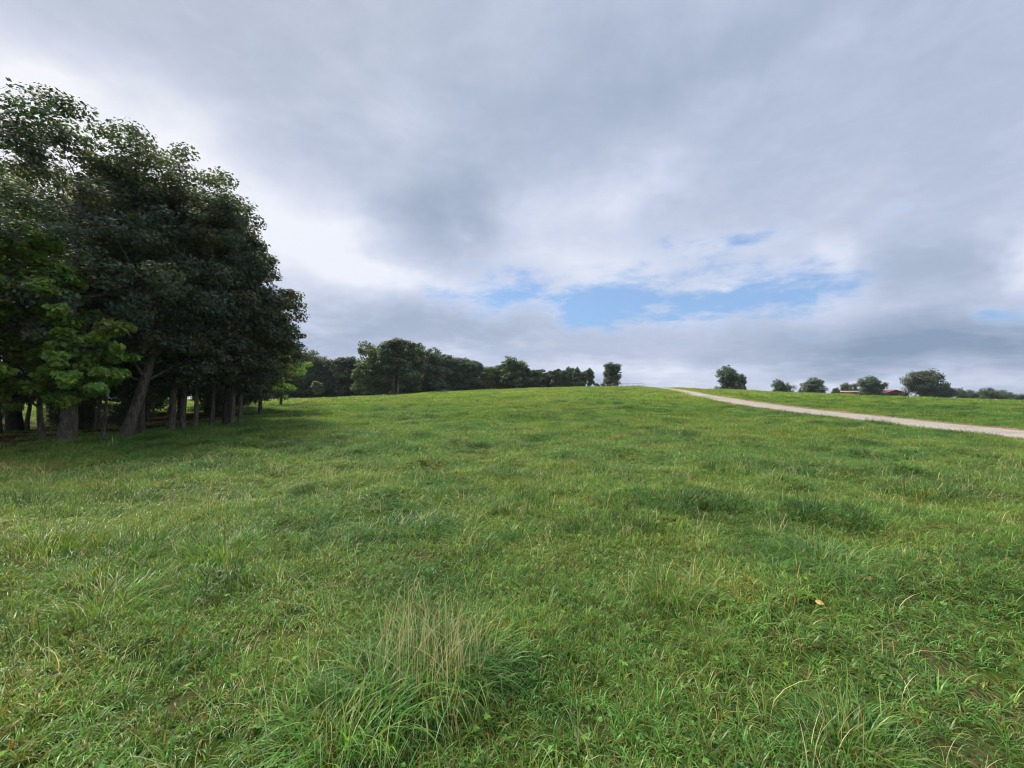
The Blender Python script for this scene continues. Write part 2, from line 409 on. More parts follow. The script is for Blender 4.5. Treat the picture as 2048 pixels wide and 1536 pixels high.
# ------------------------------------------------------------------ trees
def leaves(rng, C, N, leaf, fold=.25):
    """leaf diamonds at C (n,3) with normals N; two triangles each, folded on the midrib"""
    n = len(C); L = leaf * rng.uniform(.65, 1.35, n)[:, None]
    N = N / (np.linalg.norm(N, axis=1)[:, None] + 1e-9)
    r = rng.normal(size=(n, 3)); u = np.cross(N, r); u /= np.linalg.norm(u, axis=1)[:, None] + 1e-9; w = np.cross(N, u)
    wd = rng.uniform(.5, .8, n)[:, None]
    a = C - u * L * .5; b = C + u * L * .5 - N * L * .12
    m = C + u * L * rng.uniform(-.12, .12, n)[:, None] + N * L * fold * .5
    c = m + w * L * wd * .5 - N * L * fold; d = m - w * L * wd * .5 - N * L * fold
    V = np.stack([a, c, b, d], 1).reshape(-1, 3); i = np.arange(n) * 4
    T = np.concatenate([np.stack([i, i + 1, i + 2], 1), np.stack([i, i + 2, i + 3], 1)])
    return V, T

def crown_mesh(name, rng, lobes, n_clump, per, cr, leaf, mat_, zmin=None, flat=.65, shell=.45, tintvar=.22, warm=.0):
    lob = np.array(lobes, float); c0, rad = lob[:, :3], lob[:, 3:6]
    wgt = (rad[:, 0] * rad[:, 1] * rad[:, 2]) ** (2 / 3); wgt /= wgt.sum()
    k = rng.choice(len(lob), n_clump, p=wgt)
    d = rng.normal(size=(n_clump, 3)); d /= np.linalg.norm(d, axis=1)[:, None]
    q = shell + (1 - shell) * rng.random(n_clump) ** .6
    cc = c0[k] + d * rad[k] * q[:, None]
    if zmin is not None: cc[:, 2] = np.maximum(cc[:, 2], zmin + rng.random(n_clump) * .9)
    size = cr * rng.uniform(.55, 1.45, n_clump)
    cnt = np.maximum(6, (per * (size / cr) ** 1.5).astype(int)); ids = np.repeat(np.arange(n_clump), cnt); n = len(ids)
    off = rng.normal(size=(n, 3)); off *= (rng.random(n) ** .45 / (np.linalg.norm(off, axis=1) + 1e-9))[:, None]
    off *= size[ids][:, None] * np.array([1.1, 1.1, flat])
    P = cc[ids] + off
    ctr = np.average(c0, axis=0, weights=wgt)
    out = (cc - ctr); out /= np.linalg.norm(out, axis=1)[:, None] + 1e-9
    N = off / (size[ids][:, None] + 1e-9) * .7 + out[ids] * .35 + np.array([0, 0, .75]) + rng.normal(size=(n, 3)) * .55
    if zmin is not None:
        keep = P[:, 2] > zmin; P = P[keep]; N = N[keep]; ids = ids[keep]; n = len(ids)
    V, T = leaves(rng, P, N, leaf)
    g = 1 + rng.normal(0, tintvar * .6, n_clump)[ids] + rng.normal(0, tintvar, n)
    g = np.clip(g, .5, 1.7); hue = rng.normal(0, .10, n_clump)[ids] + rng.normal(0, .06, n)
    col = np.stack([g * (1 + hue + warm), g, g * (1 - hue)], 1)
    old = rng.random(n) < .012; col[old] *= np.array([2.6, 1.5, .8])
    col = np.repeat(np.clip(col, .2, 3.5), 4, axis=0)
    return new_mesh(name, V, [T], mat_, col), cc

def trunk_mesh(name, rng, H, r0, lean, cc, mat_, top=.72, n_limb=14, sides=9, flare=1.35, twigs=60, start=.16):
    """tapered trunk with root flare, limbs to clump centres and thinner branches off the limbs"""
    k = 12; s = np.linspace(0, 1, k); zz = s * H * top
    wob = np.cumsum(rng.normal(0, .035, (k, 2)), axis=0) * H * .09; wob -= wob[0]
    path = np.column_stack([lean[0] * zz + wob[:, 0], lean[1] * zz + wob[:, 1], zz - .12])
    rad = r0 * (1 - .82 * s ** .9); rad[0] *= flare; rad[1] *= 1 + (flare - 1) * .18
    path = np.insert(path, 1, path[0] * .78 + path[1] * .22, axis=0); rad = np.insert(rad, 1, r0 * (1 + (flare - 1) * .45))
    tb = Tubes(); tb.add(path, rad, sides, rng, .05)
    br = Tubes(); limbs = []
    order = rng.permutation(len(cc))[:n_limb]
    for i in order:
        e = cc[i]; z0 = np.clip(e[2] - rng.uniform(.15, .5) * H * .35, start * H, H * top * .95)
        b = np.array([np.interp(z0, path[:, 2], path[:, 0]), np.interp(z0, path[:, 2], path[:, 1]), z0])
        rb = np.interp(z0, path[:, 2], rad) * rng.uniform(.35, .55)
        m = (b + e) / 2 + np.array([0, 0, .12 * np.linalg.norm(e - b)]) + rng.normal(0, .05, 3) * np.linalg.norm(e - b)
        t = np.linspace(0, 1, 7)[:, None]; pts = (1 - t) ** 2 * b + 2 * t * (1 - t) * m + t ** 2 * e
        pts[1:-1] += rng.normal(0, .02, (5, 3)) * np.linalg.norm(e - b)
        br.add(pts, rb * (1 - .85 * t[:, 0]), 5); limbs.append((pts, rb))
    if len(limbs):
        allp = np.concatenate([p for p, _ in limbs]); allr = np.concatenate([r * (1 - .85 * np.linspace(0, 1, 7)) for _, r in limbs])
        for i in rng.permutation(len(cc))[:twigs]:
            e = cc[i]; dd = np.linalg.norm(allp - e, axis=1); j = dd.argmin()
            if dd[j] < .15: continue
            b = allp[j]; m = (b + e) / 2 + rng.normal(0, .08, 3) * dd[j]
            br.add(np.array([b, m, e]), np.array([.6, .4, .15]) * max(allr[j], .012), 4)
    return tb.mesh(name + '_trunk', mat_), br.mesh(name + '_branches', mat_)

def thing_tree(name, meshes, loc, rot=0.0, scale=(1, 1, 1), label=None, group=None, cat='tree'):
    e = link(name, None, loc=loc, label=label, cat=cat, group=group)
    e.rotation_euler = (0, 0, rot); e.scale = scale; e.empty_display_size = .3
    for nm, me in zip(('trunk', 'branches', 'crown'), meshes):
        if isinstance(me, list):
            for q in me: link(nm, q, e)
        elif me: link(nm, me, e, kind='stuff' if nm == 'branches' else None)
    return e

def grove_lobes(rng, H, R, zb, lean=(0, 0), n=11, taper=.55):
    L = []; R = R * 1.12
    for i in range(n):
        f = (i + .5) / n; z = zb + (H - zb) * (.10 + .84 * f)
        prof = (1 - ((f - .42) / .75) ** 2) ** .5 if abs(f - .42) < .75 else .2
        rr = R * max(.35, prof) * (1 - taper * max(0, f - .55))
        a = rng.uniform(0, 6.28) + i * 2.4; o = rr * rng.uniform(.3, .75)
        s = R * rng.uniform(.26, .55) * (1 - .25 * f)
        L.append((lean[0] * z + o * math.cos(a), lean[1] * z + o * math.sin(a), z, s, s, s * rng.uniform(.55, .8)))
    L.append((lean[0] * H * .5, lean[1] * H * .5, zb + (H - zb) * .45, R * .5, R * .5, (H - zb) * .33))
    return L

def full_lobes(rng, H, R, zb, lean=(0, 0), n=24, taper=.3):
    """lobes set all over an egg-shaped crown so that it closes at the top and bulges unevenly"""
    L = []; zc = zb + (H - zb) * .46; hv = (H - zb) * .5
    for i in range(n):
        w = 1 - 2 * (i + .5) / n; ph = i * 2.39996 + rng.normal(0, .25); q = math.sqrt(max(0, 1 - w * w))
        k = rng.uniform(.56, .80); s = rng.uniform(.27, .45) * R
        z = zc + hv * w * k * (1.08 if w > 0 else 1.0); rr = R * q * k * (1 - taper * max(0, w))
        L.append((lean[0] * z * .7 + rr * math.cos(ph), lean[1] * z * .7 + rr * math.sin(ph), z, s, s, s * rng.uniform(.62, .9)))
    return L
GROVE = 'trees of the grove beside the pasture'
def grove_tree(seed, px, py, H, R, r0, label, lean=(0, 0), zb=.8, mat_=None, bark=None, clumps=150, per=205, leaf=.120, n=11, xy=None, taper=.55, name='grove_tree', off=(-.6, .45)):
    rng = np.random.default_rng(seed)
    H *= .90
    x, y = xy if xy else hit(px, py)
    z = float(ground(x, y))
    lob = [(a + off[0], b + off[1], c, d, e, f) for a, b, c, d, e, f in full_lobes(rng, H, R * 1.06, zb, lean, max(16, n * 2), taper)]
    cm, cc = crown_mesh(name + '_crown', rng, lob, clumps, per, R * .14, leaf, mat_ or M_OAK, zb - .25, shell=.35)
    tm, bm = trunk_mesh(name, rng, H, r0 * .82, lean, cc, bark or M_BARK, n_limb=16, twigs=70)
    return thing_tree(name, (tm, bm, cm), (x, y, z), label=label, group=GROVE), (tm, bm, cm)

made = []
GT = [  # seed, base pixel, height, crown radius, trunk radius, label, options
 (11, 132, 882, 12.6, 3.6, .25, 'grove tree with the stoutest pale trunk, a light scar low on its bark', dict(bark=M_BARKPALE, zb=1.3)),
 (12, 84, 882, 7.0, 2.0, .11, 'young tree with slender pale trunk and fresh bright green leaves beside the stout pale trunk', dict(bark=M_BARKPALE, mat_=M_BRIGHT, clumps=130, per=150, leaf=.15, n=13, lean=(.03, -.02), zb=.75, name='young_tree', off=(.8, -1.5))),
 (13, 250, 872, 12.8, 3.5, .22, 'grove tree with thick trunk leaning steeply towards the far woods', dict(lean=(.16, .13), zb=1.2, bark=M_BARKPALE)),
 (14, 283, 868, 12.6, 3.1, .11, 'tree with slim grey trunk directly behind the steeply leaning grove trunk', dict(mat_=M_OLIVE)),
 (15, 342, 862, 12.8, 3.2, .14, 'grove tree with slim trunk tilting slightly and brown root collar', dict(lean=(.05, .02), bark=M_BARKPALE)),
 (16, 366, 859, 11.6, 2.8, .11, 'grove tree with pale bent slim trunk between two straighter slim trunks', dict(lean=(-.01, .03), bark=M_BARKPALE)),
 (17, 390, 856, 11.8, 2.8, .10, 'grove tree whose thin pale trunk slants towards the pasture edge', dict(lean=(.06, .0), mat_=M_OLIVE, bark=M_BARKPALE)),
 (18, 421, 853, 11.4, 2.9, .10, 'thin dark-trunked grove tree between slanting thin trunk and the last clustered trunks', dict()),
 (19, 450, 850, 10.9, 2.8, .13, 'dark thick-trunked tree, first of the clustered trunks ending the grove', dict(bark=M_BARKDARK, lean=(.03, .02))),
 (20, 463, 848, 10.4, 2.7, .12, 'pale straight trunk tree, middle of the clustered trunks ending the grove', dict(bark=M_BARKPALE, mat_=M_OLIVE)),
 (21, 480, 846, 9.2, 2.7, .12, 'pale trunk tree last in the grove front row, crown overhanging open grass', dict(bark=M_BARKPALE, lean=(.05, .02), mat_=M_OLIVE)),
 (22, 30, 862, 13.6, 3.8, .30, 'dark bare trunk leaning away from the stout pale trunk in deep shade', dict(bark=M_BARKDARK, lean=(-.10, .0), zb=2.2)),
]
for seed, px, py, H, R, r0, lab, kw in GT:
    made.append(grove_tree(seed, px, py, H, R, r0, lab, **kw))
# bigger or hidden-base members whose crowns close the canopy
grove_tree(31, 0, 0, 12.6, 4.9, .32, 'tallest grove tree, its crown closing the canopy over the dark leaning trunk', xy=(-19.6, 16.2), zb=4.2, clumps=190, taper=.15)
grove_tree(32, 0, 0, 14.0, 3.6, .26, 'grove tree with high open crown and sky gaps behind the stout pale trunk', xy=(-17.5, 19.5), zb=3.2, taper=.15)
grove_tree(33, 0, 0, 9.6, 3.2, .16, 'low-branched tree at the far end of the grove with foliage nearly touching the grass', xy=(-16.3, 27.8), zb=.4, off=(-.6, 0), clumps=230, mat_=M_OLIVE)
grove_tree(34, 0, 0, 7.2, 2.6, .14, 'yellowish green low tree behind the far end of the grove', xy=(-19.6, 36.5), zb=.7, clumps=110, per=170, mat_=M_BRIGHT)
grove_tree(35, 0, 0, 3.7, 1.45, .08, 'small bright green understorey tree between stout pale trunk and leaning trunk', xy=(hit(205, 876)[0], hit(205, 876)[1]), zb=1.2, clumps=60, per=160, leaf=.15, n=6, mat_=M_BRIGHT, name='understorey_tree', lean=(.08, -.03), off=(.5, -1.3))
grove_tree(36, 0, 0, 11.0, 3.2, .2, 'grove tree with dark dense crown behind the clustered trunks', xy=(-17.2, 26.2), zb=2.0)
# shaded ones inside the grove, copies of three of the trees above
rng = np.random.default_rng(5)
inner = [(-18.3, 21.5), (-20.5, 18.2), (-19.0, 24.5), (-22.5, 22.0), (-21.2, 26.5), (-16.6, 17.2), (-23.5, 17.6), (-17.9, 28.2), (-20.8, 29.8), (-16.2, 23.2), (-15.9, 20.6), (-25.0, 25.5), (-17.4, 22.4)]
for i, (x, y) in enumerate(inner):
    ms = made[(2, 4, 7, 8)[i % 4]][1]
    s = rng.uniform(.58, .78)
    thing_tree('grove_tree', ms, (x, y, float(ground(x, y))), rng.uniform(0, 6.28), (s, s, s), 'dark slender-trunked tree in the shaded interior of the grove', 'trees in the shaded interior of the grove')
for i, (x, y) in enumerate([(-18.5, 11.5), (-17.6, 5.5)]):
    thing_tree('grove_tree', made[0][1], (x, y, float(ground(x, y))), 1.9 + i * 2, (1, 1, 1), 'large tree continuing the grove edge beside the leaning dark trunk', 'trees continuing the grove edge')

# ---------- far trees: unit-height templates
def far_template(seed, kind, mat_, leaf=.038, clumps=140, per=105):
    rng = np.random.default_rng(seed)
    H = 1.0
    if kind == 'round':   R, zb, n, tp = .44, .07, 12, .35
    elif kind == 'tall':  R, zb, n, tp = .29, .08, 12, .3
    elif kind == 'open':  R, zb, n, tp = .33, .36, 9, .25
    elif kind == 'spread': R, zb, n, tp = .55, .10, 14, .25
    elif kind == 'bush':  R, zb, n, tp = .62, .06, 9, .6
    elif kind == 'cone':  R, zb, n, tp = .44, .08, 11, 1.3
    lob = grove_lobes(rng, H, R, zb, (0, 0), n, tp)
    if kind in ('round', 'tall', 'bush', 'cone', 'spread'):
        for a in rng.uniform(0, 6.28, 5): lob.append((R * .5 * math.cos(a), R * .5 * math.sin(a), zb + .10, R * .5, R * .5, .13))
    cm, cc = crown_mesh(kind + '_crown', rng, lob, clumps + (60 if kind in ('round', 'spread') else 0), per, R * .20 + .012, leaf, mat_, {'open': .25, 'spread': .04}.get(kind, -.02), tintvar=.25)
    co = np.empty(len(cm.vertices) * 3, np.float32); cm.vertices.foreach_get('co', co); co = co.reshape(-1, 3)
    kz = 1 / np.percentile(co[:, 2], 99.7); kr = .5 / np.percentile(np.hypot(co[:, 0], co[:, 1]), 97)
    K = np.array([kr, kr, kz]); cm.vertices.foreach_set('co', (co * K).astype(np.float32).ravel()); cm.update(); cc = cc * K
    tm, bm = trunk_mesh(kind, rng, H, .022 if kind != 'spread' else .045, (rng.normal(0, .02), 0), cc, M_BARK, n_limb=9, sides=6, flare=1.3, twigs=22)
    return tm, bm, cm
TPL = {}
for i, (k, n) in enumerate((('round', 4), ('tall', 4), ('open', 2), ('spread', 2), ('bush', 3), ('cone', 1))):
    for j in range(n): TPL[k, j] = far_template(200 + i * 10 + j, k, M_WOODS)
def twin_template():
    tm, bm, cm = far_template(260, 'open', M_WOODS); rng = np.random.default_rng(261); tb = []
    for dx, ln in ((-.05, -.012), (.05, .04)):
        t = Tubes(); zz = np.linspace(-.01, .6, 9)
        t.add(np.column_stack([dx + ln * zz + rng.normal(0, .004, 9), rng.normal(0, .004, 9), zz]), .032 * (1 - .65 * zz / .6), 8, rng, .04)
        tb.append(t.mesh('twin_trunk', M_BARKPALE))
    return tb, bm, cm
TPL['twin', 0] = twin_template()
def retint(tpl, m):
    tm, bm, cm = tpl; c = cm.copy(); c.materials.clear(); c.materials.append(m); return tm, bm, c
TPLP = {k: retint(v, M_PALE) for k, v in TPL.items()}
TPLD = {k: retint(v, M_DARKFAR) for k, v in TPL.items()}

def far_tree(px, top, depth, wpx, kind, j, label, group=None, tone=None, name='tree', rot=None):
    u = ray(px, 768); x = u[0] / u[1] * depth; z = float(ground(x, depth))
    r = ray(px, top); zt = camo.location.z + r[2] / r[1] * depth
    Hh = zt - z; W = wpx / F * depth / math.cos(math.atan2(x, depth)) ** 0
    base = {'round': .84, 'tall': .54, 'open': .66, 'twin': .66, 'spread': 1.2, 'bush': 1.15, 'cone': .8}[kind]
    sx = W * 1.04
    t = {None: TPL, 'pale': TPLP, 'dark': TPLD}[tone][kind, j]
    rg = np.random.default_rng(int(abs(px) * 7 + depth))
    return thing_tree(name, t, (x, depth, z), rg.uniform(0, 6.28) if rot is None else rot, (sx, sx, Hh), label, group, 'bush' if 'bush' in name or 'shrub' in name else 'tree')

# woods along the far edge of the pasture
WG = 'trees of the far woods'
WL = 'leafy green woodland tree in the dense far wood behind the pasture'
def wood(px, top, depth, w, kind, j, label=WL, tone=None, name='woodland_tree', rot=None):
    return far_tree(px, top, depth, w, kind, j, label, WG, tone, name, rot)
wood(612, 703, 92, 62, 'round', 0, 'round-topped tree where the far wood meets the grove foliage')
wood(655, 716, 94, 60, 'round', 1, tone='dark'); wood(690, 714, 95, 52, 'tall', 1, tone='dark'); wood(575, 714, 96, 60, 'round', 2, tone='dark')
wood(632, 716, 99, 60, 'round', 3, tone='dark'); wood(672, 719, 100, 60, 'round', 0, tone='dark'); wood(712, 722, 99, 52, 'tall', 0, tone='dark')
wood(748, 687, 84, 66, 'round', 3, 'broad pale green tree with ragged top in the tallest clump of the far wood', 'pale')
wood(792, 681, 82, 76, 'twin', 0, 'tallest woodland tree with two bare pale trunks standing out on the grass', rot=.1)
wood(824, 688, 85, 50, 'tall', 3, 'tall narrow tree with single bare trunk right beside the twin-trunked tree')
wood(726, 722, 80, 40, 'tall', 2, 'low yellowish green tree with foliage to the ground at the front of the far wood', 'pale')
wood(770, 700, 92, 60, 'round', 1); wood(808, 700, 93, 60, 'round', 2, tone='dark')
wood(856, 699, 90, 66, 'round', 0, 'dense dark round-headed tree next to the tallest clump of the far wood', 'dark')
wood(884, 709, 94, 52, 'tall', 1, tone='dark'); wood(914, 716, 97, 52, 'round', 2, tone='dark')
wood(942, 718, 99, 44, 'round', 3, 'dark bushy-topped tree where the dense wood drops to lower trees', 'dark')
wood(838, 706, 99, 66, 'round', 3, tone='dark'); wood(900, 716, 104, 60, 'round', 1, tone='dark'); wood(928, 722, 106, 60, 'round', 0, tone='dark')
wood(974, 735, 108, 44, 'round', 1, 'low pale green tree in the dip between the dense wood and the ragged-topped tree', 'pale')
wood(997, 732, 110, 40, 'round', 2); wood(1026, 716, 108, 62, 'round', 3, 'ragged-topped tree rising above the lower trees along the ridge')
wood(1048, 732, 112, 36, 'tall', 0, tone='dark')
wood(985, 742, 116, 50, 'round', 0, tone='dark'); wood(1012, 736, 117, 50, 'round', 1, tone='dark')
for i, (px, top, w) in enumerate([(1066, 741, 30), (1082, 739, 24), (1096, 744, 28), (1112, 739, 26), (1126, 741, 26), (1140, 735, 20), (1153, 735, 18), (1164, 743, 22)]):
    wood(px, top, 114 + (i % 3) * 3, w, ('tall', 'tall', 'round')[i % 3], i % 4, 'small slender tree in the thin row along the ridge', tone=('dark', None)[i % 2])
for i, (px, top, w) in enumerate([(1074, 748, 30), (1104, 748, 32), (1134, 748, 30), (1158, 750, 24), (1090, 750, 30), (1120, 750, 30), (1148, 750, 26)]):
    wood(px, top, 122 + i % 2, w, 'bush', i % 3, 'low dark undergrowth bush filling the thin tree row on the ridge', 'dark', 'undergrowth_bush')
for i, px in enumerate(range(521, 960, 23)):
    wood(px, 757 + (i * 7) % 9, 97 + (i % 3) * 3 + (0 if px < 860 else 6), 44, 'bush', i % 3, 'low dark undergrowth bush at the shaded foot of the far wood', 'dark', 'undergrowth_bush')
for i, px in enumerate(range(585, 1000, 15)):
    wood(px, 777 + (i * 5) % 6, 101 + (i % 2) * 2, 30, 'bush', i % 3, 'knee-high dark bramble in the shade along the foot of the far wood', 'dark', 'bramble_bush')
for i, px in enumerate(range(965, 1062, 19)):
    wood(px, 757 + (i * 5) % 7, 118 + i % 2, 36, 'bush', (i + 1) % 3, 'low dark undergrowth bush under the ragged-topped ridge tree', 'dark', 'undergrowth_bush')
far_tree(633, 763, 80, 26, 'open', 1, 'small pale green sapling alone in front of the dark far wood', None, 'pale', 'sapling')
for i, px in enumerate(range(-420, 575, 62)):
    wood(px, 716 + (i * 11) % 17, 84 + (i % 3) * 5, 74, 'round', i % 4, 'dark woodland tree in the far wood seen between the grove trunks', 'dark')
# the ridge
far_tree(1180, 737, 118, 19, 'tall', 2, 'narrow upright tree alone just past the end of the ridge row', None, None, 'ridge_tree')
far_tree(1195, 766, 125, 10, 'bush', 0, 'tiny dark bush near the narrow upright tree on the ridge', None, 'dark', 'bush')
far_tree(1206, 766, 126, 9, 'bush', 1, 'tiny dark bush near the small red shed on the ridge', None, 'dark', 'bush')
far_tree(1222, 727, 122, 42, 'round', 1, 'round dark tree shading the small faded red shed on the ridge', None, 'dark', 'ridge_tree')
far_tree(1454, 732, 128, 44, 'round', 3, 'dense dome-shaped dark tree standing on the crest past the drive', None, 'dark', 'ridge_tree', .6)
far_tree(1482, 749, 132, 19, 'round', 2, 'small open tree touching the dome-shaped tree on the crest', None, 'dark', 'ridge_tree')
far_tree(1556, 760, 150, 22, 'round', 0, 'small rounded shrub joined to a long low hedge shrub on the crest', None, 'dark', 'shrub')
far_tree(1576, 767, 150, 32, 'bush', 2, 'long low dark hedge shrub on the crest', None, 'dark', 'shrub')
far_tree(1626, 756, 155, 44, 'cone', 0, 'conical dark tree widening to the grass on the crest', None, 'dark', 'ridge_tree')
far_tree(1602, 777, 156, 14, 'bush', 1, 'tiny low shrub at the foot of the conical tree', None, 'dark', 'shrub')
far_tree(1672, 776, 165, 16, 'spread', 1, 'tiny flat-topped tree beside the long red shed', None, 'dark', 'ridge_tree')
far_tree(1697, 767, 178, 28, 'round', 1, 'round green tree rising behind the long red shed', None, None, 'ridge_tree')
far_tree(1714, 774, 180, 16, 'bush', 0, 'small dark bush behind the end of the long red shed', None, 'dark', 'bush')
far_tree(1741, 754, 165, 44, 'round', 2, 'spiky dark tree between the long red shed and the gabled barn', None, 'dark', 'ridge_tree')
far_tree(1848, 742, 160, 74, 'spread', 1, 'large spreading tree with the broadest crown, beside the gabled red barn', None, 'dark', 'ridge_tree', 2.1)
far_tree(1893, 771, 158, 40, 'bush', 1, 'green mounded tree against the large spreading tree', None, None, 'ridge_tree')
far_tree(1921, 777, 160, 22, 'round', 3, 'small upright dark tree after the green mounded tree', None, 'dark', 'ridge_tree')
for i, (px, top, w) in enumerate([(1955, 778, 42), (1985, 776, 40), (2006, 782, 36), (2032, 786, 38), (2060, 789, 40), (1940, 784, 26), (2090, 790, 44)]):
    far_tree(px, top, 160 + 3 * (i % 3), w, 'bush', i % 3, 'low dark tree in the hedgerow running on past the small upright tree', 'hedgerow trees past the barn', (None, 'dark')[i % 2], 'hedgerow_tree')

# ------------------------------------------------------------------ farm buildings, fence, rock
def at_depth(px, depth): u = ray(px, 768); x = u[0] / u[1] * depth; return x, float(ground(x, depth))
def z_at(py, px, depth): r = ray(px, py); return camo.location.z + r[2] / r[1] * depth
def prism(x0, x1, ya, yb, prof):
    """profile [(x,z)] extruded along y"""
    n = len(prof); V = [(x, ya, z) for x, z in prof] + [(x, yb, z) for x, z in prof]
    Q = [(i, (i + 1) % n, n + (i + 1) % n, n + i) for i in range(n)]
    return np.array(V), np.array(Q), n
def mesh_poly(name, V, faces, m):
    me = bpy.data.meshes.new(name); me.from_pydata([tuple(v) for v in V], [], [tuple(int(i) for i in f) for f in faces]); me.materials.append(m); me.update(); return me
def boxm(name, bl, m, parent=None):
    V, Q = boxes(bl); return link(name, new_mesh(name, V, [Q], m), parent)

def long_shed():
    D = 168.0; x0, z0 = at_depth(1681, D); x1, z1 = at_depth(1722, D); g = min(z0, z1) - .1; zt = z_at(782, 1700, D); w = x1 - x0
    e = link('long_shed', None, loc=(x0, D, g), label='long low red shed with a pale metal roof on the crest', cat='shed')
    h = zt - g
    boxm('wall', [(0, w, 0, 5, 0, h - .42)], M_RED, e)
    V = np.array([(-.4, -.6, h - .30), (w + .4, -.6, h - .30), (w + .4, 2.5, h - .1), (-.4, 2.5, h - .1), (-.4, 5.6, h - .40), (w + .4, 5.6, h - .40)])
    V = np.vstack([V, V + [0, 0, .14]])
    link('roof', mesh_poly('roof', V, [(6, 7, 8, 9), (9, 8, 11, 10), (1, 0, 3, 2), (2, 3, 4, 5), (0, 1, 7, 6), (4, 10, 11, 5), (1, 2, 8, 7), (2, 5, 11, 8), (0, 6, 9, 3), (3, 9, 10, 4)], M_WHITE), e)
    for i in range(3): boxm('opening', [(w * (.12 + .3 * i), w * (.12 + .3 * i) + 1.2, -.03, .02, .3, h - 1.0)], M_DARK, e)
    boxm('trim', [(w - .12, w + .06, -.05, .1, 0, h - .44)], M_WHITE, e)
long_shed()
def barn():
    D = 176.0; x0, z0 = at_depth(1766, D); x1, _ = at_depth(1813, D); g = z0 - .2; w = x1 - x0
    ridge = z_at(780.5, 1790, D) - g; eave = z_at(787, 1790, D) - g
    e = link('gabled_barn', None, loc=(x0, D, g), label='red gabled barn with dark red roof below the large spreading tree', cat='barn')
    prof = [(0, 0), (w, 0), (w, eave), (w / 2, ridge - .25), (0, eave)]
    V, Q, n = prism(0, w, 0, 14, prof)
    link('wall', mesh_poly('wall', V, [tuple(range(n))[::-1], tuple(range(n, 2 * n))] + [tuple(q) for q in Q], M_RED), e)
    for s in (0, 1):
        xa, xb = (-.6, w / 2) if s == 0 else (w + .6, w / 2)
        za = eave - .22; zb = ridge
        V = [(xa, -.7, za), (xb, -.7, zb), (xb, 14.5, zb), (xa, 14.5, za)]; V = V + [(a, b, c + .2) for a, b, c in V]
        link('roof_slope', mesh_poly('roof_slope', V, [(0, 1, 2, 3), (7, 6, 5, 4), (0, 4, 5, 1), (3, 2, 6, 7), (0, 3, 7, 4), (1, 5, 6, 2)], M_REDROOF), e)
    boxm('loft_opening', [(w * .33, w * .67, -.04, .03, eave * .72, eave * .97)], M_DARK, e)
    boxm('door', [(w * .3, w * .7, -.05, .04, 0.1, eave * .66)], M_WHITE, e)
barn()
def lean_fence():
    D = 150.0; xs, _ = at_depth(1775, D); xe, _ = at_depth(1818, D)
    return xs, xe, D
def rail_fence(xs, xe, D, npost, hp, label, m, rails, top=None):
    z0 = float(ground(xs, D)); e = link('rail_fence', None, loc=(xs, D, z0), label=label, cat='fence')
    w = xe - xs
    for i in range(npost):
        x = w * i / (npost - 1); zg = float(ground(xs + x, D)) - z0
        boxm('post', [(x - .07, x + .07, -.07, .07, zg - .3, zg + hp)], m, e)
    z1 = float(ground(xe, D)) - z0
    for r in range(rails):
        hh = hp * (1 - .36 * r) - .14
        tb = Tubes(); tb.add([(-.1, -.11, hh), (w / 2, -.11, (z1) / 2 + hh), (w + .1, -.11, z1 + hh)], [.06] * 3, 6)
        link('rail', tb.mesh('rail', m), e)
xs, _ = at_depth(1243, 108); xe, _ = at_depth(1288, 108)
rail_fence(xs, xe, 108., 5, 1.25, 'short pale rail fence on the crest beside the small faded red shed', M_WHITE, 2)
xs, _ = at_depth(1776, 120); xe, _ = at_depth(1814, 120)
rail_fence(xs, xe, 120., 4, .9, 'short white rail fence on the crest in front of the gabled barn', M_WHITE, 2)
def small_shed():
    D = 119.0; x0, z0 = at_depth(1222, D); x1, _ = at_depth(1234, D); w = x1 - x0; g = z0 - .1
    e = link('small_shed', None, loc=(x0, D, g), label='small faded red shed beneath the round tree on the ridge', cat='shed')
    hh = z_at(766, 1228, D) - g
    prof = [(0, 0), (w, 0), (w, hh * .68), (w / 2, hh - .1), (0, hh * .68)]
    V, Q, n = prism(0, w, 0, 2.6, prof)
    link('wall', mesh_poly('wall', V, [tuple(range(n))[::-1], tuple(range(n, 2 * n))] + [tuple(q) for q in Q], M_PINK), e)
    for s in (0, 1):
        xa, xb = (-.2, w / 2) if s == 0 else (w + .2, w / 2)
        V = [(xa, -.2, hh * .60), (xb, -.2, hh), (xb, 2.8, hh), (xa, 2.8, hh * .60)]; V = V + [(a, b, c + .08) for a, b, c in V]
        link('roof_slope', mesh_poly('roof_slope', V, [(0, 1, 2, 3), (7, 6, 5, 4), (0, 4, 5, 1), (3, 2, 6, 7), (0, 3, 7, 4), (1, 5, 6, 2)], M_PINK), e)
    boxm('door', [(w * .3, w * .7, -.03, .03, .05, hh * .55)], M_DARK, e)
small_shed()
def rock(name, x, y, s, label, m):
    rng = np.random.default_rng(3); th = np.linspace(0, 2 * np.pi, 14, endpoint=False); ph = np.linspace(.05, np.pi - .05, 8)
    V = [(math.sin(p) * math.cos(a) * (1 + rng.normal(0, .09)), .7 * math.sin(p) * math.sin(a) * (1 + rng.normal(0, .09)), .55 * math.cos(p) + .3) for p in ph for a in th]
    Q = [(i * 14 + j, (i + 1) * 14 + j, (i + 1) * 14 + (j + 1) % 14, i * 14 + (j + 1) % 14) for i in range(7) for j in range(14)]
    F2 = [tuple(range(14))[::1], tuple(range(98, 112))[::-1]]
    o = link(name, mesh_poly(name, np.array(V) * s, Q + F2, m), loc=(x, y, float(ground(x, y)) + .02), label=label, cat='rock')
x, _ = at_depth(769, 81.); rock('pale_rock', x, 81., .42, 'small pale boulder lying on the grass before the tallest woodland clump', M_ROCK)

